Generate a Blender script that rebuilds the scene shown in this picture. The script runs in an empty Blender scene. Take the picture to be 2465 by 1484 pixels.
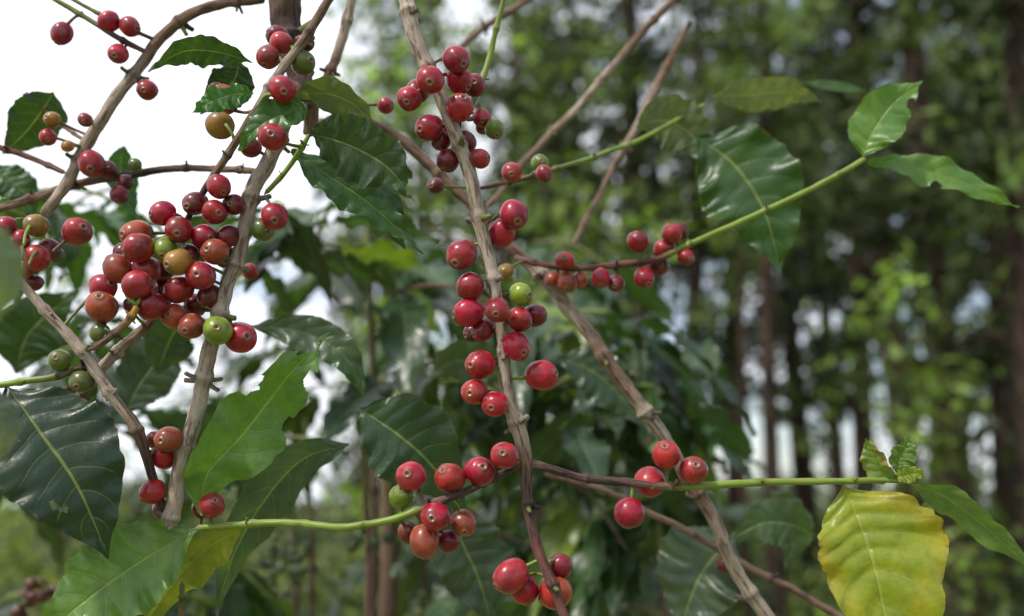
import bpy, math, random
import numpy as np
from mathutils import Vector, Matrix, noise
random.seed(7); rng=np.random.default_rng(7)
FP=2397.0
PITCH=math.radians(11)
CAM=np.array([0,0,1.5])
RGT=np.array([1.0,0,0]); FWD=np.array([0,math.cos(PITCH),math.sin(PITCH)]); UPV=np.array([0,-math.sin(PITCH),math.cos(PITCH)])
def P(x,y,d):
    return CAM+FWD*d+RGT*((x-1232.5)/FP*d)-UPV*((y-742)/FP*d)
def nrm(v): return v/(np.linalg.norm(v)+1e-12)

# ---------------------------------------------------------------- mesh accumulator
class Acc:
    def __init__(s): s.V=[];s.F=[];s.C=[];s.L=[];s.n=0
    def add(s,V,F,C,L):
        V=np.asarray(V,float);n=len(V)
        C=np.asarray(C,float)
        if C.ndim==1: C=np.tile(C,(n,1))
        s.V.append(V);s.F.append(np.asarray(F,int)+s.n);s.C.append(C);s.L.append(np.asarray(L,float));s.n+=n
    def build(s,name,mat,parent=None,smooth=True):
        V=np.concatenate(s.V);F=np.concatenate(s.F);C=np.concatenate(s.C);L=np.concatenate(s.L)
        me=bpy.data.meshes.new(name)
        me.vertices.add(len(V));me.vertices.foreach_set('co',V.ravel())
        me.loops.add(F.size);me.loops.foreach_set('vertex_index',F.ravel())
        me.polygons.add(len(F));me.polygons.foreach_set('loop_start',np.arange(0,F.size,4))
        me.polygons.foreach_set('loop_total',np.full(len(F),4))
        me.update(calc_edges=True)
        me.polygons.foreach_set('use_smooth',np.full(len(F),smooth))
        a=me.attributes.new('lcol','FLOAT_COLOR','POINT');a.data.foreach_set('color',np.c_[C,np.ones(len(C))].ravel())
        a=me.attributes.new('luv','FLOAT_VECTOR','POINT');a.data.foreach_set('vector',L.ravel())
        me.materials.append(mat)
        ob=bpy.data.objects.new(name,me);bpy.context.collection.objects.link(ob)
        if parent: ob.parent=parent
        return ob
def empty(name):
    e=bpy.data.objects.new(name,None);bpy.context.collection.objects.link(e);e.empty_display_size=.1;return e
def gridF(a,b,wrap=False):
    i=np.arange(a-1)[:,None];j=np.arange(b if wrap else b-1)[None,:];k=(j+1)%b
    return np.stack([i*b+j,i*b+k,(i+1)*b+k,(i+1)*b+j],-1).reshape(-1,4)
def cr(K,n):
    K=np.asarray(K,float);m=len(K)
    if m==2: return K[0]+(K[1]-K[0])*np.linspace(0,1,n)[:,None]
    E=np.vstack([2*K[0]-K[1],K,2*K[-1]-K[-2]])
    t=np.linspace(0,m-1-1e-9,n);i=t.astype(int);f=(t-i)[:,None]
    a,b,c,d=E[i],E[i+1],E[i+2],E[i+3]
    return .5*((2*b)+(-a+c)*f+(2*a-5*b+4*c-d)*f*f+(-a+3*b-3*c+d)*f**3)

# ---------------------------------------------------------------- materials
class NT:
    def __init__(s,name):
        s.m=bpy.data.materials.new(name);s.m.use_nodes=True;s.t=s.m.node_tree;s.t.nodes.clear()
    def n(s,ty,**k):
        nd=s.t.nodes.new(ty)
        for a,v in k.items(): setattr(nd,a,v)
        return nd
    def set(s,inp,v):
        if isinstance(v,bpy.types.NodeSocket): s.t.links.new(v,inp)
        else: inp.default_value=v
    def m_(s,op,a,b=0.0,c=0.0,clamp=False):
        nd=s.n('ShaderNodeMath',operation=op,use_clamp=clamp)
        s.set(nd.inputs[0],a);s.set(nd.inputs[1],b);s.set(nd.inputs[2],c);return nd.outputs[0]
    def ss(s,x,lo,hi,a=0.,b=1.):
        nd=s.n('ShaderNodeMapRange',interpolation_type='SMOOTHSTEP')
        for i,v in enumerate([x,lo,hi,a,b]): s.set(nd.inputs[i],v)
        return nd.outputs[0]
    def mix(s,f,a,b,blend='MIX'):
        nd=s.n('ShaderNodeMix',data_type='RGBA',blend_type=blend)
        s.set(nd.inputs[0],f);s.set(nd.inputs[6],a if not isinstance(a,tuple) else (*a,1));s.set(nd.inputs[7],b if not isinstance(b,tuple) else (*b,1));return nd.outputs[2]
    def noise(s,vec,scale,detail=4,rough=.55):
        nd=s.n('ShaderNodeTexNoise');s.set(nd.inputs['Vector'],vec);nd.inputs['Scale'].default_value=scale;nd.inputs['Detail'].default_value=detail;nd.inputs['Roughness'].default_value=rough;return nd.outputs[0]
    def attr(s,name): return s.n('ShaderNodeAttribute',attribute_name=name)
    def bsdf(s,col,rough,spec=.5,bump=None,bs=.3,bd=.001,coat=0,cr_=.2):
        p=s.n('ShaderNodeBsdfPrincipled');s.set(p.inputs['Base Color'],col);s.set(p.inputs['Roughness'],rough)
        p.inputs['Specular IOR Level'].default_value=spec;p.inputs['Coat Weight'].default_value=coat;p.inputs['Coat Roughness'].default_value=cr_
        if bump is not None:
            b=s.n('ShaderNodeBump');b.inputs['Strength'].default_value=bs;b.inputs['Distance'].default_value=bd;s.set(b.inputs['Height'],bump);s.t.links.new(b.outputs[0],p.inputs['Normal'])
        return p
    def out(s,sh):
        o=s.n('ShaderNodeOutputMaterial');s.t.links.new(sh,o.inputs[0]);return s.m

def mat_leaf():
    N=NT('coffee_leaf_surface');c=N.attr('lcol').outputs['Color'];L=N.attr('luv').outputs['Vector']
    sp=N.n('ShaderNodeSeparateXYZ');N.set(sp.inputs[0],L);s_,t_,r_=sp.outputs
    a=N.m_('ABSOLUTE',s_)
    pos=N.n('ShaderNodeNewGeometry').outputs['Position']
    n1=N.noise(pos,45,4);n2=N.noise(pos,320,3);n4=N.noise(pos,110,5)
    side=N.m_('MULTIPLY',N.m_('SIGN',s_),.12)
    ph=N.m_('SUBTRACT',N.m_('ADD',N.m_('MULTIPLY',t_,8.5),N.m_('ADD',side,N.m_('MULTIPLY',n1,.35))),N.m_('MULTIPLY',N.m_('POWER',a,1.35),1.25))
    sn=N.m_('ABSOLUTE',N.m_('SINE',N.m_('MULTIPLY',ph,math.pi)))
    vein=N.m_('MULTIPLY',N.ss(sn,.01,.14,1,0),N.ss(a,.6,.94,1,0))
    mid=N.ss(a,.012,.045,1,0)
    vm=N.m_('MAXIMUM',N.m_('MULTIPLY',vein,.36),N.m_('MULTIPLY',mid,.75))
    light=N.mix(.5,c,(.34,.40,.14))
    # blade slightly darker beside the veins, paler on them
    col=N.mix(N.ss(sn,.1,.5,.28,0),c,N.mix(1.0,c,(.55,.62,.55),'MULTIPLY'))
    col=N.mix(vm,col,light)
    col=N.mix(N.ss(n1,.35,.7,0,.6),col,N.mix(1.0,col,(1.5,1.35,.8),'MULTIPLY'))
    col=N.mix(N.ss(n4,.42,.7,0,.5),col,N.mix(1.0,col,(.6,.68,.6),'MULTIPLY'))
    col=N.mix(N.ss(n2,.3,.8,0,.35),col,N.mix(1.0,col,(.55,.6,.65),'MULTIPLY'))
    edge=N.m_('MULTIPLY',N.ss(a,.93,1.0),N.ss(n2,.5,.6))
    spot=N.m_('MAXIMUM',N.ss(n2,.69,.73),edge)
    col=N.mix(N.m_('MULTIPLY',spot,.75),col,(.16,.09,.035))
    g=N.n('ShaderNodeNewGeometry').outputs['Backfacing']
    bk=N.mix(.22,col,(.12,.19,.07))
    col2=N.mix(g,col,bk)
    h=N.m_('ADD',N.m_('MULTIPLY',N.m_('POWER',sn,.7),.6),N.m_('ADD',N.m_('MULTIPLY',n2,.5),N.m_('ADD',N.m_('MULTIPLY',n4,1.1),N.m_('MULTIPLY',mid,-1.0))))
    p=N.bsdf(col2,N.ss(n4,.3,.7,.24,.42),.45,h,.5,.0009)
    tr=N.n('ShaderNodeBsdfTranslucent');N.set(tr.inputs[0],N.mix(1.0,col,(2.0,2.2,.6),'MULTIPLY'))
    mx=N.n('ShaderNodeMixShader');mx.inputs[0].default_value=.25
    N.t.links.new(p.outputs[0],mx.inputs[1]);N.t.links.new(tr.outputs[0],mx.inputs[2])
    return N.out(mx.outputs[0])
def mat_berry():
    N=NT('coffee_cherry_skin');c=N.attr('lcol').outputs['Color'];L=N.attr('luv').outputs['Vector']
    sp=N.n('ShaderNodeSeparateXYZ');N.set(sp.inputs[0],L);ph=sp.outputs[0];rd=sp.outputs[1]
    pos=N.n('ShaderNodeNewGeometry').outputs['Position']
    n1=N.noise(pos,110,4);n2=N.noise(pos,330,5,.7);n3=N.noise(pos,1500,3)
    vo=N.n('ShaderNodeTexVoronoi');N.set(vo.inputs['Vector'],pos);vo.inputs['Scale'].default_value=480
    col=N.mix(N.ss(n1,.42,.62,0,.7),c,N.mix(1.0,c,(.42,.6,.75),'MULTIPLY'))
    col=N.mix(N.ss(n2,.54,.72,0,.28),col,N.mix(.4,col,(.42,.13,.08)))
    col=N.mix(N.ss(vo.outputs['Distance'],.06,.14,.45,0),col,(.42,.22,.15))
    sc=N.ss(N.m_('ADD',n2,N.m_('MULTIPLY',n1,.5)),.88,.93)
    halo=N.m_('MULTIPLY',N.ss(ph,.3,.8,.7,0),N.ss(n2,.42,.58))
    col=N.mix(N.m_('MULTIPLY',N.m_('MAXIMUM',sc,halo),.6),col,(.15,.085,.055))
    ring=N.m_('MULTIPLY',N.ss(ph,.10,.14),N.ss(ph,.25,.31,1,0))
    col=N.mix(N.m_('MULTIPLY',ring,.75),col,(.20,.12,.075))
    col=N.mix(N.ss(ph,.06,.12,.9,0),col,(.04,.02,.015))
    h=N.m_('ADD',N.m_('MULTIPLY',n3,.3),N.m_('MULTIPLY',n2,.8))
    p=N.bsdf(col,N.ss(n2,.3,.7,.24,.42),.38,h,.2,.0006,.22,.13)
    return N.out(p.outputs[0])
def mat_bark():
    N=NT('coffee_bark');c=N.attr('lcol').outputs['Color'];L=N.attr('luv').outputs['Vector']
    sc=N.n('ShaderNodeSeparateColor');N.set(sc.inputs[0],c)
    green=N.ss(N.m_('SUBTRACT',sc.outputs[1],sc.outputs[0]),-.03,.02)
    wood=N.m_('SUBTRACT',1.0,green)
    n1=N.noise(L,420,6,.65);n2=N.noise(L,1300,4,.6);pos=N.n('ShaderNodeNewGeometry').outputs['Position'];n3=N.noise(pos,90,4)
    f=N.m_('MULTIPLY',N.ss(n1,.38,.50,1,0),wood)
    col=N.mix(N.m_('MULTIPLY',f,.85),c,N.mix(1.0,c,(.28,.22,.19),'MULTIPLY'))
    col=N.mix(N.m_('MULTIPLY',N.ss(n2,.5,.65),N.m_('MULTIPLY',wood,.6)),col,N.mix(1.0,col,(1.35,1.38,1.4),'MULTIPLY'))
    col=N.mix(N.ss(n3,.5,.72,0,.5),col,N.mix(1.0,col,(.55,.5,.5),'MULTIPLY'))
    h=N.m_('MULTIPLY',N.m_('ADD',n1,N.m_('MULTIPLY',n2,.4)),wood)
    p=N.bsdf(col,N.ss(wood,0,1,.42,.8),.35,h,.9,.0016)
    return N.out(p.outputs[0])
def mat_fol(name,tr_=.3):
    N=NT(name);c=N.attr('lcol').outputs['Color']
    p=N.bsdf(c,.5,.3);tr=N.n('ShaderNodeBsdfTranslucent');N.set(tr.inputs[0],N.mix(1.0,c,(1.8,1.9,.8),'MULTIPLY'))
    mx=N.n('ShaderNodeMixShader');mx.inputs[0].default_value=tr_
    N.t.links.new(p.outputs[0],mx.inputs[1]);N.t.links.new(tr.outputs[0],mx.inputs[2]);return N.out(mx.outputs[0])
def mat_trunk():
    N=NT('pine_bark');pos=N.n('ShaderNodeNewGeometry').outputs['Position']
    mp=N.n('ShaderNodeMapping');mp.inputs['Scale'].default_value=(1,1,.2);N.set(mp.inputs[0],pos)
    n=N.noise(mp.outputs[0],22,5);col=N.mix(N.ss(n,.35,.65),(.018,.013,.011),(.07,.046,.034))
    return N.out(N.bsdf(col,.9,.15,n,.8,.02).outputs[0])
def mat_ground():
    N=NT('grassy_soil');pos=N.n('ShaderNodeNewGeometry').outputs['Position']
    n=N.noise(pos,.8,6);n2=N.noise(pos,9,5)
    col=N.mix(N.ss(n,.4,.6),(.12,.17,.045),(.24,.20,.10));col=N.mix(N.ss(n2,.4,.7,0,.5),col,(.04,.06,.02))
    return N.out(N.bsdf(col,.95,.2,n2,.8,.05).outputs[0])
ML=mat_leaf();MB=mat_berry();MK=mat_bark();MF=mat_fol('tree_foliage');MT=mat_trunk();MG=mat_ground()

# ---------------------------------------------------------------- tubes
GREY=(.37,.30,.235);BRN=(.185,.118,.083);DRK=(.08,.048,.042);GRN=(.17,.24,.035);OLV=(.13,.14,.035);ORG=(.36,.21,.04);RDB=(.14,.058,.047);PALE=(.44,.37,.30)
BRANCHPTS=[]
def tube(acc,pts,cols,node=.04,seg=14,step=.0022,attach=True,rough=1.,close=True,world=False,stubs=True):
    K=[]
    for i,p in enumerate(pts):
        c=cols if isinstance(cols[0],float) else cols[min(i,len(cols)-1)]
        if world: w=np.array(p[:3]);r=p[3]
        else: w=P(*p[:3]);r=p[3]/2*p[2]/FP
        K.append([*w,r,*c])
    K=np.array(K)
    Lt=np.linalg.norm(np.diff(K[:,:3],axis=0),axis=1).sum();n=max(6,int(Lt/step))
    S=cr(K,n);X=S[:,:3];R=np.maximum(S[:,3],1e-4);C=np.clip(S[:,4:7],.005,1)
    l=np.r_[0,np.cumsum(np.linalg.norm(np.diff(X,axis=0),axis=1))]
    if Lt>.08:
        for i in range(n):
            q=l[i]*28+X[0,0]*50
            X[i]+= np.array([noise.noise((q,1.3,2)),noise.noise((q,7.7,2)),noise.noise((q,3.1,9))])*R[i]*.6*rough
    nodes=[]
    if node:
        q=node*random.uniform(.3,.9)
        while q<l[-1]-.004: nodes.append(q);q+=node*random.uniform(.75,1.3)
        for q in nodes:
            g=np.exp(-((l-q)/(.3*R.mean()+.0010))**2);R=R*(1+.36*g)
            C=C*(1+.18*np.exp(-((l-q+.0016)/.0012)**2))[:,None]
            C=C*(1-.6*np.exp(-((l-q-.0006)/.0010)**2))[:,None]
    T=np.gradient(X,axis=0);T/=np.linalg.norm(T,axis=1)[:,None]+1e-12
    u=nrm(np.cross(T[0],[.3,.2,.9]));th=np.linspace(0,2*math.pi,seg,endpoint=False)
    V=np.zeros((n,seg,3));LU=np.zeros((n,seg,3));fr=[]
    for i in range(n):
        u=nrm(u-T[i]*np.dot(u,T[i]));w=np.cross(T[i],u);fr.append((u,w))
        rr=np.full(seg,R[i])
        if rough and step<.004:
            for j in range(seg):
                rr[j]*=1+rough*.2*noise.noise((math.cos(th[j])*1.6,math.sin(th[j])*1.6,l[i]*160+X[0,2]*90))
        V[i]=X[i]+np.cos(th)[:,None]*rr[:,None]*u+np.sin(th)[:,None]*rr[:,None]*w
        LU[i]=np.c_[np.cos(th)*R[i],np.sin(th)*R[i],np.full(seg,l[i]*.16+X[0,0])]
    if close: V[-1]=X[-1]+(V[-1]-X[-1])*.05;V[0]=X[0]+(V[0]-X[0])*.05
    acc.add(V.reshape(-1,3),gridF(n,seg,True),np.repeat(C,seg,0),LU.reshape(-1,3))
    if attach:
        for i in range(0,n,3): BRANCHPTS.append(X[i])
    if stubs and node and step<.004:
        for q in nodes:
            i=int(np.searchsorted(l,q));i=min(i,n-1)
            for sg in (1,-1):
                for _ in range(2):
                    if random.random()<.5:
                        a=random.uniform(-.7,.7)+(0 if sg>0 else math.pi);dr=fr[i][0]*math.cos(a)+fr[i][1]*math.sin(a)+T[i]*random.uniform(-.3,.5)
                        dr=nrm(dr);b=X[i]+dr*R[i]*.6;Ls=R[i]*random.uniform(.8,1.6);rs=R[i]*random.uniform(.18,.36)
                        cc=tuple(C[i]*.8) if random.random()<.7 else OLV
                        tube(acc,[(*b,rs*1.4),(*(b+dr*Ls*.7),rs),(*(b+dr*Ls*1.2+np.array([0,0,.0006])),rs*1.1)],cc,node=0,seg=7,step=.001,attach=False,world=True,stubs=False)
    return X

# ---------------------------------------------------------------- leaves
TT=[0,.04,.1,.2,.32,.45,.58,.7,.8,.88,.94,1.0];WW=[.02,.14,.37,.68,.91,1.0,.93,.74,.50,.28,.12,.01]
def leafgrid(acc,X,W,S,Nn,col,col2=None,n=60,m=22,fold=.15,wave=.06,quilt=.0,bites=(),nibble=.06,seed=0,asym=(1,1)):
    t=np.linspace(0,1,n);s=np.linspace(-1,1,m)
    prof=np.interp(t,TT,WW);prof=np.convolve(np.r_[prof[0],prof[0],prof,prof[-1],prof[-1]],[.1,.2,.4,.2,.1],'valid')
    V=np.zeros((n,m,3));so=seed*3.7
    el=np.array([1+nibble*(noise.noise((so,tt*9,.5))+.7*noise.noise((so,tt*26,4.5))) for tt in t]);er=np.array([1+nibble*(noise.noise((so+5,tt*9,.5))+.7*noise.noise((so+5,tt*26,4.5))) for tt in t])
    kf=6+2*math.sin(seed)
    for j,sv in enumerate(s):
        e=el*asym[0] if sv<0 else er*asym[1]
        w=prof*W*e*sv
        a=abs(sv)
        nz=fold*a*prof*W*(1-.35*a)+wave*W*a**1.6*np.sin(kf*2*math.pi*t*.55+seed*2+(2.1 if sv<0 else 0))+wave*.5*W*a**2*np.sin(kf*2*math.pi*t*1.3+seed*5+sv)
        nz=nz+quilt*W*np.abs(np.sin(math.pi*(t*8.5-1.25*a**1.35+.17)))**.8*(1-a**3)
        V[:,j]=X+S*w[:,None]+Nn*nz[:,None]
    F=gridF(n,m)
    if bites:
        tc=(t[:-1]+t[1:])/2;scn=(s[:-1]+s[1:])/2;Tg,Sg=np.meshgrid(tc,scn,indexing='ij');keep=np.ones(Tg.shape,bool)
        Lr=np.linalg.norm(np.diff(X,axis=0),axis=1).sum()/np.mean(W)
        for (bt,bs,br) in bites:
            dd=np.hypot((Tg-bt)*Lr,(Sg-bs)*np.interp(Tg,t,prof))
            nn=np.array([[noise.noise((tg*20,sg*5,seed)) for tg,sg in zip(a_,b_)] for a_,b_ in zip(Tg,Sg)])
            keep&=dd>br*(1+.35*nn)
        F=F[keep.ravel()]
    C=np.tile(np.array(col),(n*m,1))
    if col2 is not None:
        a=np.abs(np.tile(s,n));tt=np.repeat(t,m);k=np.array([noise.noise((x*3+so,y*2,1)) for x,y in zip(tt,np.tile(s,n))])
        f=np.clip((a-.5)*1.0+k*1.1,0,1)[:,None];C=C*(1-f)+np.array(col2)*f
    LU=np.c_[np.tile(s,n),np.repeat(t,m),np.full(n*m,seed)]
    acc.add(V.reshape(-1,3),F,C,LU)
def leaf(pts,hw,tilt=0,col=(.03,.07,.02),tilt2=None,**k):
    n=k.get('n',90)
    Wd=cr([[*P(*p)] for p in pts],n)
    d=np.mean([p[2] for p in pts])
    T=np.gradient(Wd,axis=0);T/=np.linalg.norm(T,axis=1)[:,None]
    tl=np.radians(np.linspace(tilt,tilt if tilt2 is None else tilt2,n))
    S=np.zeros((n,3));Nn=np.zeros((n,3))
    for i in range(n):
        v=nrm(CAM-Wd[i]);s=nrm(np.cross(T[i],v));q=np.cross(s,T[i])
        S[i]=s*math.cos(tl[i])+q*math.sin(tl[i]);Nn[i]=q*math.cos(tl[i])-s*math.sin(tl[i])
    acc=Acc();sd=k.pop('seed',random.uniform(0,50));k['n']=n
    leafgrid(acc,Wd,np.full(n,hw*d/FP),S,Nn,col,seed=sd,**{**dict(m=36,quilt=.016,nibble=.10,wave=.10),**k})
    return acc
plant=empty('coffee_plant')
cnt=[0]
def L(pts,hw,**k):
    cnt[0]+=1;return leaf(pts,hw,**k).build('leaf_%d'%cnt[0],ML,plant)

LG=(.10,.185,.045)
L([(18,932,.53),(95,1040,.52),(185,1170,.515),(262,1345,.52)],150,col=(.019,.040,.023),tilt=8,fold=.12,wave=.06,bites=[(.70,.55,.07),(.73,.45,.06)],seed=1)
L([(475,1272,.55),(340,1352,.54),(215,1440,.53),(70,1560,.52)],115,col=LG,tilt=-14,fold=.22,wave=.12,seed=2)
L([(585,1270,.56),(500,1320,.56),(420,1400,.57),(330,1530,.58)],62,col=(.17,.20,.035),tilt=22,fold=.3,wave=.14,seed=3)
L([(478,1236,.55),(500,1140,.55),(580,1050,.555),(650,960,.56),(715,880,.56),(797,800,.57)],92,col=(.09,.185,.04),tilt=-12,tilt2=-25,fold=.36,wave=.2,bites=[(.88,-.9,.30),(.60,-1.0,.35),(.66,-.95,.22),(.55,1.0,.24),(.80,.95,.2),(.76,.9,.15)],seed=4)
L([(840,1070,.64),(730,1105,.63),(640,1200,.62),(565,1330,.62),(520,1480,.63)],66,col=(.045,.08,.06),tilt=25,fold=.2,seed=5)
L([(868,985,.64),(950,1040,.63),(1030,1110,.63),(1125,1230,.64)],112,col=(.030,.064,.036),tilt=-10,fold=.15,seed=6)
L([(600,785,.68),(730,800,.67),(830,860,.66),(880,960,.66)],48,col=(.045,.085,.04),tilt=10,seed=7)
L([(742,322,.55),(830,345,.545),(930,400,.54),(998,485,.54)],84,col=(.040,.076,.042),tilt=-18,fold=.25,wave=.16,bites=[(.80,.9,.25),(.9,-.8,.2)],seed=8)
L([(700,365,.57),(800,430,.57),(900,500,.575),(1020,612,.58)],60,col=(.04,.095,.03),tilt=30,fold=.25,wave=.16,seed=9)
L([(800,375,.60),(870,430,.60),(930,520,.60),(975,600,.6)],55,col=(.028,.06,.028),tilt=20,seed=10)
L([(700,232,.57),(780,225,.565),(850,250,.56),(897,303,.56)],50,col=(.09,.13,.07),tilt=-35,fold=.15,wave=.18,seed=11)
L([(738,250,.54),(700,270,.535),(630,300,.53),(572,362,.53)],46,col=(.045,.12,.03),tilt=-28,fold=.35,wave=.2,seed=12)
L([(608,150,.58),(520,125,.575),(440,125,.57),(356,172,.57)],38,col=(.03,.07,.02),tilt=20,fold=.25,wave=.18,seed=13)
L([(575,145,.60),(565,190,.60),(530,230,.60),(482,275,.60)],55,col=(.02,.045,.018),tilt=10,seed=14)
L([(612,225,.54),(560,228,.535),(510,245,.53),(462,272,.53)],36,col=(.045,.14,.03),tilt=-15,wave=.22,seed=15,bites=[(.4,.9,.4)])
L([(128,222,.66),(105,260,.66),(60,320,.66),(5,370,.66)],62,col=(.028,.06,.022),tilt=15,seed=16)
L([(2078,378,.66),(2100,320,.66),(2150,250,.66),(2222,196,.66)],64,col=(.10,.20,.045),tilt=15,tilt2=-10,fold=.2,wave=.14,seed=17,bites=[(.78,.9,.2)])
L([(2090,388,.67),(2200,405,.67),(2320,440,.665),(2450,502,.66)],44,col=(.09,.18,.04),tilt=35,fold=.25,wave=.2,seed=18,bites=[(.5,.9,.3)])
L([(1680,330,.74),(1770,400,.73),(1840,510,.72),(1880,662,.72)],125,col=(.030,.075,.018),tilt=12,seed=19)
L([(1530,305,.76),(1600,290,.75),(1670,330,.745),(1695,400,.745)],70,col=(.09,.12,.085),tilt=-15,seed=20)
L([(1715,232,.76),(1800,230,.75),(1900,222,.75),(1978,245,.75)],45,col=(.12,.15,.10),tilt=-25,seed=21)
L([(1935,200,.80),(1990,205,.8),(2040,212,.8),(2090,222,.8)],14,col=(.05,.10,.04),tilt=25,seed=22)
L([(2030,1172,.56),(2075,1280,.55),(2118,1430,.54),(2190,1800,.53)],150,col=(.20,.245,.022),col2=(.33,.26,.022),tilt=14,fold=.2,wave=.10,seed=23,quilt=.035,asym=(1.25,.85))
L([(2178,1160,.56),(2280,1200,.55),(2385,1280,.545),(2500,1385,.54)],50,col=(.10,.165,.055),tilt=-52,tilt2=-30,fold=.25,wave=.14,seed=24)
L([(2165,1155,.56),(2120,1135,.56),(2100,1090,.56),(2084,1055,.56)],32,col=(.14,.21,.045),tilt=20,fold=.6,wave=.2,seed=25,col2=(.22,.12,.05))
L([(2160,1140,.57),(2165,1110,.57),(2180,1080,.57),(2182,1050,.57)],32,col=(.10,.17,.045),tilt=-20,fold=.4,wave=.15,seed=26)
L([(2150,1150,.56),(2180,1145,.555),(2205,1140,.55),(2230,1150,.55)],20,col=(.20,.25,.04),tilt=-10,fold=.4,wave=.15,seed=27)
L([(1770,1295,.74),(1710,1350,.735),(1670,1420,.73),(1635,1530,.73)],120,col=(.05,.082,.056),tilt=-10,seed=28)
L([(1960,1290,.76),(1900,1262,.75),(1830,1262,.75),(1745,1310,.75)],58,col=(.055,.095,.055),tilt=10,seed=29)
L([(1855,1180,.78),(1900,1240,.78),(1910,1300,.78),(1890,1370,.78)],50,col=(.055,.095,.055),tilt=20,seed=30)
L([(1080,1200,.70),(1110,1300,.70),(1150,1390,.70),(1190,1520,.7)],95,col=(.036,.06,.045),tilt=15,seed=31)
L([(-45,530,.30),(-8,600,.30),(8,690,.30),(-30,800,.30)],55,col=(.11,.15,.10),tilt=20,seed=32)
L([(-30,930,.40),(0,990,.40),(5,1060,.40),(-30,1130,.40)],40,col=(.10,.13,.12),tilt=20,seed=33)
L([(1340,860,.82),(1420,890,.82),(1490,950,.82),(1560,1040,.82)],62,col=(.035,.065,.04),tilt=15,seed=34)
L([(1040,900,.85),(1100,870,.85),(1170,880,.85),(1230,930,.85)],60,col=(.045,.075,.045),tilt=-15,seed=35)
L([(380,900,.72),(400,840,.72),(430,790,.72),(500,770,.72)],60,col=(.03,.06,.03),tilt=-15,seed=36)
L([(300,1000,.75),(340,920,.75),(400,850,.75),(440,830,.75)],70,col=(.035,.06,.045),tilt=10,seed=37)
L([(40,900,.78),(60,820,.78),(110,760,.78),(190,700,.78)],80,col=(.028,.065,.02),tilt=10,seed=38)
L([(300,350,.7),(290,400,.7),(300,460,.7),(330,540,.7)],40,col=(.03,.09,.02),tilt=25,seed=39)
L([(-20,400,.72),(20,430,.72),(60,470,.72),(80,540,.72)],45,col=(.03,.08,.02),tilt=15,seed=40)

# ---------------------------------------------------------------- branches
def B(name,pts,cols,**k):
    a=Acc();tube(a,pts,cols,**k);a.build(name,MK,plant)
B('main_branch',[(955,-60,.555,40),(975,0,.555,38),(1020,140,.55,36),(1068,262,.55,33),(1120,395,.55,33),(1155,520,.55,32),(1185,660,.55,31),(1205,780,.55,30),(1222,915,.55,32),(1250,1045,.55,36),(1266,1120,.55,32),(1276,1215,.545,26),(1298,1330,.54,27),(1330,1420,.535,24),(1372,1520,.53,22)],[PALE,PALE,GREY,GREY,PALE,GREY,PALE,GREY,GREY,GREY,BRN,DRK,RDB,RDB,RDB],node=.038)
B('right_lateral',[(1262,1120,.55,24),(1320,1130,.55,20),(1400,1148,.55,19),(1490,1160,.548,21),(1590,1172,.548,21),(1680,1170,.55,18),(1785,1163,.55,18),(2010,1160,.555,15),(2120,1156,.56,14),(2190,1162,.56,11)],[BRN,DRK,DRK,DRK,BRN,GRN,GRN,GRN,GRN,GRN],node=.045)
B('left_lateral',[(1265,1120,.55,24),(1230,1135,.55,18),(1160,1165,.545,18),(1090,1195,.54,20),(1040,1215,.54,22),(975,1242,.54,20),(915,1258,.54,18),(830,1268,.542,18),(740,1262,.545,17),(650,1260,.55,18),(560,1266,.55,16),(470,1272,.55,14)],[BRN,DRK,DRK,DRK,BRN,GRN,GRN,GRN,GRN,GRN,GRN,GRN],node=.04)
B('left_upright_branch',[(745,165,.60,34),(700,260,.58,36),(655,360,.57,38),(605,480,.56,36),(572,620,.555,34),(533,745,.55,36),(495,860,.55,38),(462,1030,.55,37),(433,1150,.55,40),(402,1285,.55,36),(392,1340,.56,20)],[BRN,BRN,GREY,GREY,GREY,PALE,GREY,PALE,GREY,GREY,BRN],node=.038)
B('thin_branch',[(800,-10,.56,22),(745,70,.56,22),(665,190,.555,22),(600,290,.55,20),(540,390,.55,18),(490,460,.55,16),(430,560,.56,14)],[BRN,BRN,GREY,BRN,BRN,DRK,DRK],node=.035)
B('trunk_top',[(672,-40,.62,80),(690,60,.62,70),(725,170,.62,58),(745,240,.62,44),(740,330,.63,30)],[BRN,DRK,DRK,BRN,BRN],node=.05)
B('lower_left_branch',[(30,660,.535,20),(60,695,.54,22),(150,790,.54,25),(222,880,.54,28),(275,960,.54,26),(330,1040,.54,27),(355,1110,.545,22),(385,1200,.55,20),(400,1250,.55,16)],[GREY,GREY,GREY,GREY,GREY,BRN,DRK,DRK,DRK],node=.03)
B('crossing_branch',[(420,700,.58,20),(350,785,.57,24),(275,855,.565,27),(190,955,.565,24),(120,1040,.57,20),(40,1110,.57,24),(-30,1210,.57,26)],[BRN,BRN,GREY,BRN,RDB,GREY,PALE],node=.03)
B('amber_twig',[(330,735,.53,14),(318,760,.53,17),(285,795,.53,17),(240,830,.535,16),(205,842,.54,14)],[ORG,ORG,BRN,BRN,OLV],node=.016)
B('green_twig',[(-20,930,.54,16),(60,918,.54,16),(130,908,.54,16),(190,888,.54,16),(225,880,.54,12)],[GRN,GRN,OLV,DRK,DRK],node=.02)
B('stub_twig',[(130,955,.545,16),(170,935,.545,14),(235,890,.545,12)],[RDB,RDB,BRN],node=.02)
B('arching_branch',[(105,525,.63,24),(165,430,.63,28),(232,305,.63,30),(310,195,.63,28),(375,105,.63,26),(450,40,.63,26),(540,6,.63,24),(640,-5,.64,22)],[GREY,GREY,GREY,GREY,BRN,BRN,BRN,BRN],node=.05)
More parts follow.
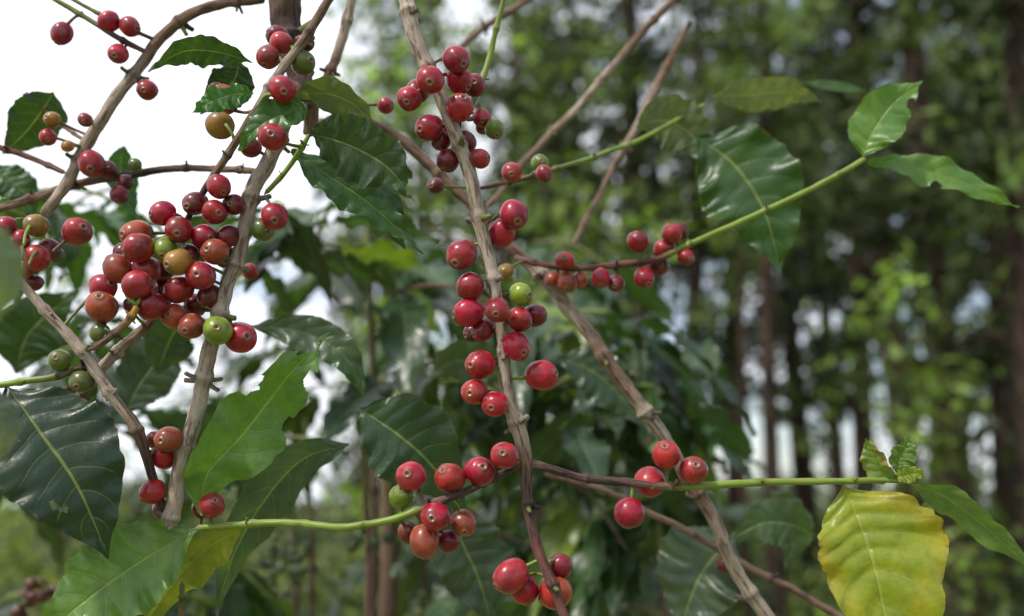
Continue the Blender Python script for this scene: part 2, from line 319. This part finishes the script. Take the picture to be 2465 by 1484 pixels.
B('horizontal_branch',[(-20,505,.64,20),(100,472,.64,22),(200,442,.64,20),(350,415,.64,18),(480,405,.64,16),(620,412,.62,16)],[BRN,BRN,BRN,DRK,BRN,BRN],node=.04)
B('side_twig',[(-20,350,.64,14),(60,375,.64,14),(160,418,.635,12)],[RDB,RDB,BRN],node=.03)
B('side_twig_b',[(60,220,.66,8),(120,280,.66,9),(190,330,.65,9),(215,340,.64,9)],[OLV,BRN,BRN,BRN],node=.02)
B('top_twig',[(100,-20,.62,12),(210,45,.62,12),(290,95,.62,14),(350,125,.63,12)],[GRN,OLV,DRK,BRN],node=.03)
B('top_twig_b',[(150,-15,.62,9),(260,45,.62,9),(375,98,.63,10)],[OLV,OLV,BRN],node=.03)
B('back_diagonal_branch',[(760,295,.68,22),(900,300,.68,22),(1000,370,.68,26),(1110,470,.68,26),(1235,600,.68,30),(1340,710,.67,34),(1480,890,.66,34),(1580,1030,.66,34),(1680,1180,.66,34),(1750,1320,.66,34),(1860,1520,.66,34)],[BRN,BRN,BRN,BRN,BRN,GREY,BRN,GREY,BRN,GREY,GREY],node=.06)
B('far_thin_branch',[(1170,500,.8,14),(1290,360,.85,16),(1400,250,.85,18),(1520,110,.86,18),(1640,-20,.86,18)],[BRN,BRN,GREY,BRN,BRN],node=.06)
B('far_thin_branch_b',[(1380,590,.85,12),(1470,420,.9,14),(1545,280,.9,22),(1600,170,.9,20),(1660,50,.9,12)],[BRN,BRN,GREY,BRN,BRN],node=.07)
B('far_thin_branch_c',[(1060,150,.9,14),(1150,80,.9,16),(1280,-10,.9,18)],[BRN,BRN,BRN],node=.07)
B('fruiting_twig',[(1235,620,.67,14),(1300,638,.66,14),(1400,645,.66,14),(1500,638,.66,16),(1580,625,.655,15),(1660,588,.655,14),(1760,545,.66,14),(1900,482,.66,14),(2010,425,.66,13),(2085,380,.66,12)],[BRN,RDB,RDB,RDB,RDB,GRN,GRN,GRN,GRN,GRN],node=.05)
B('leafy_twig',[(1150,455,.66,11),(1230,435,.66,11),(1340,408,.67,11),(1450,370,.70,11),(1545,335,.73,11),(1700,250,.75,9)],[RDB,BRN,OLV,GRN,GRN,GRN],node=.045)
B('hanging_green_twig',[(1215,-20,.60,12),(1195,70,.60,13),(1180,140,.60,15),(1150,220,.59,13),(1120,290,.57,10)],[OLV,GRN,GRN,OLV,BRN],node=.03)
B('grey_side_branch',[(850,-20,.66,22),(825,90,.66,24),(800,160,.66,22),(765,230,.66,18)],[GREY,GREY,BRN,BRN],node=.03)
B('lower_thin_branch',[(1310,1140,.72,12),(1450,1180,.72,14),(1580,1240,.72,16),(1690,1300,.72,16),(1830,1380,.72,18),(1990,1465,.72,18),(2080,1530,.72,18)],[BRN,BRN,BRN,BRN,BRN,BRN,BRN],node=.05)
B('leaf_stem',[(635,470,.56,12),(690,410,.555,12),(730,350,.55,13),(745,322,.55,10)],[GRN,GRN,GRN,GRN],node=.03)
B('leaf_stem_b',[(590,320,.55,12),(620,260,.55,12),(650,228,.55,11),(735,250,.54,6)],[OLV,OLV,GRN,GRN],node=.02)
B('basal_shoot',[(438,1400,.56,12),(436,1520,.56,14)],[OLV,BRN],node=.03)

# ---------------------------------------------------------------- cherries
BR=np.array(BRANCHPTS)
PH=np.r_[.004,.045,.085,.12,.155,.19,.23,.28,.36,np.linspace(.5,3.137,17)]
def berry(acc,c,axis,r,col,rnd,seg=26):
    axis=nrm(axis);u=nrm(np.cross(axis,[.21,.53,.82]));w=np.cross(axis,u)
    el=1.0+.16*rnd;fl=.94
    rr=1+.04*np.exp(-((PH-.22)/.06)**2)-.09*np.exp(-(PH/.12)**2)-.03*np.exp(-((PH-.38)/.1)**2)-.05*np.exp(-((3.14-PH)/.25)**2)
    th=np.linspace(0,2*math.pi,seg,endpoint=False);n=len(PH)
    V=np.zeros((n,seg,3))
    for j,a in enumerate(th):
        lump=np.array([1+.06*noise.noise((math.cos(a)*math.sin(p)*1.3+rnd*40,math.sin(a)*math.sin(p)*1.3,math.cos(p)*1.3)) for p in PH])
        q=rr*lump
        V[:,j]=c+r*(axis*(np.cos(PH)*q*el)[:,None]+u*(np.sin(PH)*math.cos(a)*q)[:,None]+w*(np.sin(PH)*math.sin(a)*q*fl)[:,None])
    C=np.tile(col,(n*seg,1))
    g=np.clip((np.repeat(PH,seg)-1.7)/1.4,0,1)[:,None]*random.choice([0,0,.3,.6])
    C=C*(1-g)+np.array([.24,.13,.03])*g
    acc.add(V.reshape(-1,3),gridF(n,seg,True),C,np.c_[np.repeat(PH,seg),np.full(n*seg,rnd),np.zeros(n*seg)])
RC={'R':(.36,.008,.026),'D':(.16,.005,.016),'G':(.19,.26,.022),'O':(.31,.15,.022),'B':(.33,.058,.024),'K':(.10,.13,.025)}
def cluster(name,base,items):
    acc=Acc();st=Acc();placed=[]
    for it in items:
        x,y,rp=it[:3];cc=it[3] if len(it)>3 else 'R';off=it[4] if len(it)>4 else 0
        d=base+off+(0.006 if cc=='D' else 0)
        for _ in range(14):
            r=rp*d/FP*1.0;c=P(x,y,d)
            if all(np.linalg.norm(c-q)>(r+q_r)*.88 for q,q_r in placed): break
            d+=.0028
        placed.append((c,r))
        i=np.argmin(((BR-c)**2).sum(1));at=BR[i]
        away=nrm(c-at);v=nrm(CAM-c)
        ax=nrm(away*.7+v*random.uniform(.0,1.3)+rng.normal(0,.35,3)+np.array([0,0,-.2]))
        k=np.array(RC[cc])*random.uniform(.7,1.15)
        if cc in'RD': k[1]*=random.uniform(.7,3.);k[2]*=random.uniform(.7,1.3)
        berry(acc,c,ax,r,k,random.random())
        root=c-ax*r*.95
        dist=np.linalg.norm(at-root)
        if dist>.035: at=root+nrm(at-root)*.02
        midp=(root+at)/2-ax*.0015
        tube(st,[(*at,.0011),(*midp,.0009),(*(root+ax*.001),.0013)],random.choice([GRN,OLV,OLV,BRN]),node=0,seg=8,step=.0015,attach=False,world=True,stubs=False,rough=.5)
    acc.build(name,MB,plant);st.build(name+'_stalks',MK,plant)
f=-.013
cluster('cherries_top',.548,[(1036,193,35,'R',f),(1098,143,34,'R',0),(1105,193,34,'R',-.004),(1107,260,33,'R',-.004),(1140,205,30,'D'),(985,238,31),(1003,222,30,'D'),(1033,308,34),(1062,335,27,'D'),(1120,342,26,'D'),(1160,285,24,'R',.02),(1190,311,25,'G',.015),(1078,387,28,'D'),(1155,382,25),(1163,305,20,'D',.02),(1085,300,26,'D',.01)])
cluster('cherries_behind',.63,[(928,255,21),(1049,448,21,'D'),(1232,415,25),(1310,418,21),(1300,393,22,'G',.02),(603,655,20,'R'),(1744,1360,20,'D',.08)])
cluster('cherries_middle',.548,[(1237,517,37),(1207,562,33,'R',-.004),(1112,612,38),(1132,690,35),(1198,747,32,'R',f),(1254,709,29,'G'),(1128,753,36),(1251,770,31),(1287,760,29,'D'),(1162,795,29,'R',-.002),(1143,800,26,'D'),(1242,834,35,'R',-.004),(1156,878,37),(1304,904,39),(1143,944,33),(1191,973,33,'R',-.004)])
cluster('cherries_right',.655,[(1535,582,26),(1617,563,25),(1635,558,22,'D'),(1598,600,25),(1651,619,21),(1585,640,27,'D'),(1551,670,26),(1360,630,24),(1447,670,24),(1483,683,22,'D'),(1365,680,25,'B'),(1395,675,21,'B'),(1217,655,21,'O'),(1330,672,19,'B')])
cluster('cherries_lower',.545,[(1215,1097,35,'R',-.006),(1155,1135,38,'R'),(1083,1151,38,'R',-.003),(990,1147,38,'R',-.003),(965,1197,30,'G'),(1048,1244,37,'R',f),(1115,1259,33,'B'),(1021,1303,38,'B',-.006),(982,1283,25,'D'),(1078,1303,28,'D')])
cluster('cherries_lower_right',.545,[(1604,1095,35),(1670,1132,35),(1565,1160,38,'R',.01),(1515,1235,37)])
cluster('cherries_bottom',.535,[(1230,1388,42),(1262,1420,35),(1337,1427,41,'R',.008),(1350,1362,29,'D',.005)])
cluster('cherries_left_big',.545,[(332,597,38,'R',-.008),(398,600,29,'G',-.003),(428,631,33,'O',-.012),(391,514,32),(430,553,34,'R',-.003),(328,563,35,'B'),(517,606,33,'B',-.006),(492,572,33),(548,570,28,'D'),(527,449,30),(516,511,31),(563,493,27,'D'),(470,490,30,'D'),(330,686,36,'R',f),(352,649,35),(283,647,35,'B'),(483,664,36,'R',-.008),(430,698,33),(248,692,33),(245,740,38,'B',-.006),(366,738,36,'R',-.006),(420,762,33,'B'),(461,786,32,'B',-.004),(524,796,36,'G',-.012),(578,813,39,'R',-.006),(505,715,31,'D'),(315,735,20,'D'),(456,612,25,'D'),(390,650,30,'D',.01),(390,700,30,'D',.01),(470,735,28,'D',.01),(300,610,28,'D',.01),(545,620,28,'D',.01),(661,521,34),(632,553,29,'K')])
cluster('cherries_left_edge',.58,[(15,545,25),(87,544,29,'O'),(185,558,35),(50,577,23),(88,622,33),(118,600,27,'D'),(60,652,21),(80,682,21,'D'),(135,615,21,'K')])
cluster('green_cherries',.54,[(241,803,25,'K'),(144,868,28,'K'),(197,918,29,'K')])
cluster('cherries_upper_left',.62,[(149,81,26),(262,52,26),(312,64,25),(284,130,25),(354,217,26),(205,289,18),(125,288,20,'O'),(115,331,21),(163,352,15,'O'),(220,394,33),(258,410,24,'D'),(287,470,23,'D'),(325,396,16,'K'),(300,440,20,'D')])
cluster('cherries_upper',.565,[(646,137,30),(677,104,28),(668,88,27,'D'),(734,103,21,'D'),(729,150,31,'K'),(680,215,34,'R',-.035),(538,240,37,'B'),(529,302,35,'O',-.01),(603,355,26),(655,330,35,'R',-.04),(520,220,22,'D')])
cluster('cherries_lower_left',.55,[(406,1058,33,'B',-.006),(392,1099,31,'R',-.006),(372,1060,21,'B'),(367,1184,31,'R',-.003),(392,1225,25,'D'),(510,1218,31),(485,1225,24,'D'),(468,1300,24,'R',.02)])

# ---------------------------------------------------------------- surrounding coffee foliage
def sprig(acc,bac,c,dr,Ls,col,nl=4,LL=.11):
    dr=nrm(dr);side=nrm(np.cross(dr,[0,0,1]));pts=[c-dr*Ls/2,c+np.array([0,0,.01]),c+dr*Ls/2+np.array([0,0,-.02])]
    tube(bac,[(*pts[0],.0026),(*pts[1],.002),(*pts[2],.0012)],random.choice([BRN,OLV,GRN]),node=0,seg=6,step=.012,attach=False,world=True,stubs=False,rough=0)
    for i in range(nl):
        b=pts[0]+(pts[2]-pts[0])*(i+.5)/nl
        for sg in (1,-1):
            if random.random()<.12: continue
            l=LL*random.uniform(.6,1.25);o=nrm(side*sg+dr*random.uniform(.2,1.0)+np.array([0,0,random.uniform(-.5,.15)]))
            n=20;t=np.linspace(0,1,n)[:,None];dp=random.uniform(.2,.8)
            X=b+o*l*t+np.array([0,0,-1.])*l*dp*t**2
            T=np.gradient(X,axis=0);T/=np.linalg.norm(T,axis=1)[:,None]
            S=np.cross(T,np.array([0,0,1])+rng.normal(0,.35,3));S/=np.linalg.norm(S,axis=1)[:,None];Nn=np.cross(S,T)
            k=np.array(col)*random.uniform(.4,1.5);k[2]*=random.uniform(.7,1.4)
            if random.random()<.05: k=np.array([.12,.18,.03])
            bt=[(random.random(),random.choice([-1,1]),random.uniform(.15,.35))] if random.random()<.4 else ()
            leafgrid(acc,X,np.full(n,l*random.uniform(.17,.23)),S,Nn,k,n=n,m=11,fold=.25,wave=.2,nibble=.1,seed=random.uniform(0,90),bites=bt)
plant2=empty('coffee_plant')
acc=Acc();bac=Acc();gb=Acc()
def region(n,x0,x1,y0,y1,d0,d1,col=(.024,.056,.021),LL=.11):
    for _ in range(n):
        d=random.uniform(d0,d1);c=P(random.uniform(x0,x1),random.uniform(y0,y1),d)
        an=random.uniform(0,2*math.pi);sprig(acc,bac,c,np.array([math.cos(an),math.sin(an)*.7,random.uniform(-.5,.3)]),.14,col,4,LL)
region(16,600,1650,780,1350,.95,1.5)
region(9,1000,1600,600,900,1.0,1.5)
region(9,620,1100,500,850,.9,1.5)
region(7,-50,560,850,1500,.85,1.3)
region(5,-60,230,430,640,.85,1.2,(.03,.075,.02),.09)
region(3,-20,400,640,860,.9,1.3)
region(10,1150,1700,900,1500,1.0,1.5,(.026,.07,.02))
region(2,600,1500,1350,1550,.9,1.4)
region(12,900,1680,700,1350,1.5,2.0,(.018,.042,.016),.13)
for (x,yt,yb,d,w) in [(890,480,1700,1.05,20),(925,900,1700,1.2,44),(872,1050,1700,1.0,12),(740,1000,1700,1.2,14),(1010,650,1700,1.35,14),(1590,1250,1700,1.3,16),(700,1100,1700,1.4,18)]:
    m=(yt+yb)/2;tube(bac,[(x,yb,d,w),(x+12,m,d,w*.9),(x-6,yt,d,w*.6)],[DRK,BRN,OLV],node=.08,seg=8,step=.01,attach=False,rough=0,stubs=False)
for (cx,cy,d) in [(700,1310,1.38),(705,1390,1.38),(745,1350,1.2),(1020,1450,1.34),(880,1300,1.05),(640,1400,1.4),(110,1420,1.0),(60,1460,1.0)]:
    for q in range(7):
        x=cx+random.gauss(0,26);y=cy+random.gauss(0,20);c=P(x,y,d+random.gauss(0,.01))
        berry(gb,c,rng.normal(0,1,3),.0068*random.uniform(.8,1.1),np.array((.05,.085,.025) if cx>200 else (.09,.02,.015))*random.uniform(.7,1.4),random.random(),12)
        tube(bac,[(*c,.001),(*(c+np.array([0,.006,.006])),.001),(*P(cx,cy,d),.001)],OLV,node=0,seg=5,step=.01,attach=False,world=True,stubs=False,rough=0)
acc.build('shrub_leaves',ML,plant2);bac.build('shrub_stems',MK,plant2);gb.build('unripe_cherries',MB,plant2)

# ---------------------------------------------------------------- background trees
def cards(acc,cent,col,size,asp=.5):
    n=len(cent);a=rng.normal(size=(n,3));a/=np.linalg.norm(a,axis=1)[:,None];b=np.cross(a,rng.normal(size=(n,3)));b/=np.linalg.norm(b,axis=1)[:,None]
    s=size*rng.uniform(.6,1.3,n)[:,None];a=a*s;b=b*s*asp
    V=np.stack([cent-a,cent-b*.9,cent+a,cent+b*.9],1).reshape(-1,3)
    acc.add(V,np.arange(4*n).reshape(-1,4),np.repeat(col,4,0),np.zeros((4*n,3)))
def tree(name,x,y,h,r,z0=2.2,spread=1.6,dens=1.,cl=(.065,.095,.030),card=.095,bpm=5,lean=0,low=.42,cpm=3.1):
    root=empty(name);root.location=(0,0,0)
    t=Acc();K=[(x,y,-.1,r*1.25),(x+lean*.3,y,h*.3,r),(x+lean*.6+.05,y,h*.65,r*.7),(x+lean,y,h,r*.12)]
    tube(t,K,BRN,node=0,seg=12,step=.25,attach=False,world=True,stubs=False,rough=0)
    fo=Acc();nb=int((h-z0)*bpm)
    for i in range(nb):
        z=z0+(h-z0)*(i+random.random())/nb;f_=(z-z0)/(h-z0);Lb=spread*(1-.65*f_)*random.uniform(.5,1.15)
        zz=(z-1.5)/y
        if zz<.24 and random.random()>low: continue
        an=random.uniform(0,6.283);dx,dy=math.cos(an),math.sin(an)
        bx=x+lean*z/h;dro=random.uniform(.1,.7)
        e=np.array([bx+dx*Lb,y+dy*Lb,z+Lb*(.25-dro)]);mm=np.array([bx+dx*Lb*.5,y+dy*Lb*.5,z+Lb*.12])
        tube(t,[(bx,y,z,r*.2),(*mm,r*.12),(*e,r*.04)],BRN,node=0,seg=5,step=.3,attach=False,world=True,stubs=False,rough=0)
        nc=max(1,int(Lb*cpm*dens))
        for c in range(nc):
            u=random.uniform(.25,1.05);p=np.array([bx,y,z])*(1-u)**2+2*u*(1-u)*mm+u*u*e+rng.normal(0,.10,3)
            k=int(30*dens);sg=random.uniform(.10,.22);cen=p+rng.normal(0,1,(k,3))*np.array([sg,sg,sg*.7])
            b=np.array(cl)*random.choice([.15,.3,.6,1.,1.6,3.0 if random.random()<.5 else 1.])  # random clump tones: sunlit and shaded foliage contrast put into the colour
            cards(fo,cen,b*rng.uniform(.75,1.25,(k,1)),card)
    t.build('trunk',MT,root);fo.build('foliage',MF,root,False)
def px(x,d): return (x-1232.5)/FP*d
for (x,d,h,r,z0,sp,de,le) in [(1845,9,8,.07,2.9,1.3,.8,.1),(2300,9,9,.15,2.5,1.7,.9,-.3),(2475,8,9,.15,2.6,1.6,.9,.3),(2195,12,11,.14,2.8,1.8,.9,-.6),(1530,12,11,.17,3.0,1.9,1.,0),(1650,15,12,.15,2.6,2.,1.,.5),(2060,14,12,.14,2.9,2.,1.,.4),(1935,17,13,.16,3.0,2.2,1.,-.5),(2390,15,12,.17,2.9,2.,1.,.6),(1380,16,12,.15,2.5,2.1,1.,0),(1200,14,11,.13,2.,2.,.9,.3),(1020,18,12.5,.15,2,2.2,.9,-.3),(2560,12,11,.14,2.5,2,1.,0),(1760,20,15,.18,3.2,2.4,1.,.3),(2240,22,16,.18,3.4,2.6,1.,.6),(880,22,12,.16,2,2.2,.8,0),(1290,23,16,.15,3,2.6,1,.4),(2450,24,17,.18,4,2.8,1,0),(2010,24,17,.17,3.6,2.8,1,-.3)]:
    tree('pine_tree',px(x,d),d,h,r,z0,sp,de,bpm=6.5,lean=le)
for (x,d,h,z0,sp) in [(1460,6.5,3.6,.8,.8),(1780,7.5,4.8,3.4,.6),(1180,7,5.0,1.2,1.0),(900,8,6.0,1.2,1.1),(520,13,4.0,1.0,1.2),(180,12,4.4,1.2,1.0),(2250,7,2.5,.5,.9),(1300,9,6.5,1.5,1.0),(960,10,8.2,2.5,1.0),(2150,8,3.3,2.0,.5)]:
    tree('sapling_tree',px(x,d),d,h,.03,z0,sp,.7,cl=(.13,.20,.035),card=.07,bpm=11,low=1,cpm=2.6)
fo=Acc()
for _ in range(460):
    d=random.uniform(6,24);x=px(random.uniform(-300,2750),d);hh=random.uniform(.3,1.35)*(.7+.015*d)
    k=70;cen=np.array([x,d,hh*.5])+rng.normal(0,1,(k,3))*np.array([.35,.35,hh*.35]);cen[:,2]=np.abs(cen[:,2])
    b=np.array(random.choice([(.025,.05,.016),(.03,.055,.018),(.07,.11,.03),(.18,.22,.05)]))
    cards(fo,cen,b*rng.uniform(.7,1.3,(k,1)),.08)
fo.build('undergrowth',MF,None,False)
fo=Acc()
for _ in range(400):
    d=random.uniform(32,48);x=px(random.uniform(-200,2700),d);top=2.2+1.2*noise.noise((x*.2,d*.1,0))
    k=40;cen=np.array([x,d,random.uniform(0,top)])+rng.normal(0,1,(k,3))*.5
    b=np.array((.09,.12,.06))*random.uniform(.5,1.5);cards(fo,cen,b*rng.uniform(.8,1.2,(k,1)),.22)
fo.build('distant_forest',MF,None,False)

# ground
me=bpy.data.meshes.new('ground');n=61;g=np.linspace(-1,1,n);g=np.sign(g)*np.abs(g)**2.2*400
V=[(a,b,.25*noise.noise((a*.15,b*.15,0)) if abs(a)+abs(b)>4 else 0) for a in g for b in g]
me.from_pydata(V,[],[tuple(q) for q in gridF(n,n)[:,::-1].tolist()]);me.materials.append(MG)
gr=bpy.data.objects.new('ground',me);bpy.context.collection.objects.link(gr)

# ---------------------------------------------------------------- sky, sun, camera
EL=math.radians(50);AZ=math.radians(228)
w=bpy.data.worlds.new('World');bpy.context.scene.world=w;w.use_nodes=True;nt=w.node_tree;nt.nodes.clear()
def nn(t): return nt.nodes.new(t)
sky=nn('ShaderNodeTexSky');sky.sky_type='NISHITA';sky.sun_disc=False;sky.sun_elevation=EL;sky.sun_rotation=AZ;sky.air_density=1.0;sky.dust_density=1.0
tc=nn('ShaderNodeTexCoord');mp=nn('ShaderNodeMapping');mp.inputs['Scale'].default_value=(1,1,1.8);mp.inputs['Location'].default_value=(.6,.2,.1)
ns=nn('ShaderNodeTexNoise');ns.inputs['Scale'].default_value=5.5;ns.inputs['Detail'].default_value=7
# the cloud bank is thicker toward the west (-X)
sx=nn('ShaderNodeSeparateXYZ');ma=nn('ShaderNodeMath');ma.operation='MULTIPLY_ADD';ma.inputs[1].default_value=-.28
mr=nn('ShaderNodeMapRange');mr.interpolation_type='SMOOTHSTEP';mr.inputs[1].default_value=.38;mr.inputs[2].default_value=.55;mr.inputs[3].default_value=.28;mr.inputs[4].default_value=1
mx=nn('ShaderNodeMix');mx.data_type='RGBA';mx.inputs[7].default_value=(8.8,9.1,9.8,1)
bg=nn('ShaderNodeBackground');bg.inputs[1].default_value=.15;o=nn('ShaderNodeOutputWorld')
lk=nt.links.new;lk(tc.outputs['Generated'],mp.inputs[0]);lk(tc.outputs['Generated'],sx.inputs[0]);lk(sx.outputs[0],ma.inputs[0]);lk(mp.outputs[0],ns.inputs['Vector']);lk(ns.outputs[0],ma.inputs[2]);lk(ma.outputs[0],mr.inputs[0]);lk(mr.outputs[0],mx.inputs[0]);lk(sky.outputs[0],mx.inputs[6]);lk(mx.outputs[2],bg.inputs[0]);lk(bg.outputs[0],o.inputs[0])
sl=bpy.data.lights.new('sun','SUN');sl.energy=3.6;sl.angle=math.radians(4);sl.color=(1,.95,.86)
so=bpy.data.objects.new('sun',sl);bpy.context.collection.objects.link(so)
dv=Vector((math.sin(AZ)*math.cos(EL),math.cos(AZ)*math.cos(EL),math.sin(EL)));so.rotation_euler=dv.to_track_quat('Z','Y').to_euler();so.location=(0,-5,8)
cd=bpy.data.cameras.new('camera');cd.lens=35;cd.sensor_width=36;cd.clip_start=.02;cd.clip_end=2000
cd.dof.use_dof=True;cd.dof.focus_distance=.55;cd.dof.aperture_fstop=4.4
co=bpy.data.objects.new('camera',cd);bpy.context.collection.objects.link(co);co.location=CAM;co.rotation_euler=(math.pi/2+PITCH,0,0)
sc=bpy.context.scene;sc.camera=co;sc.view_settings.view_transform='Standard';sc.view_settings.look='None';sc.view_settings.exposure=0
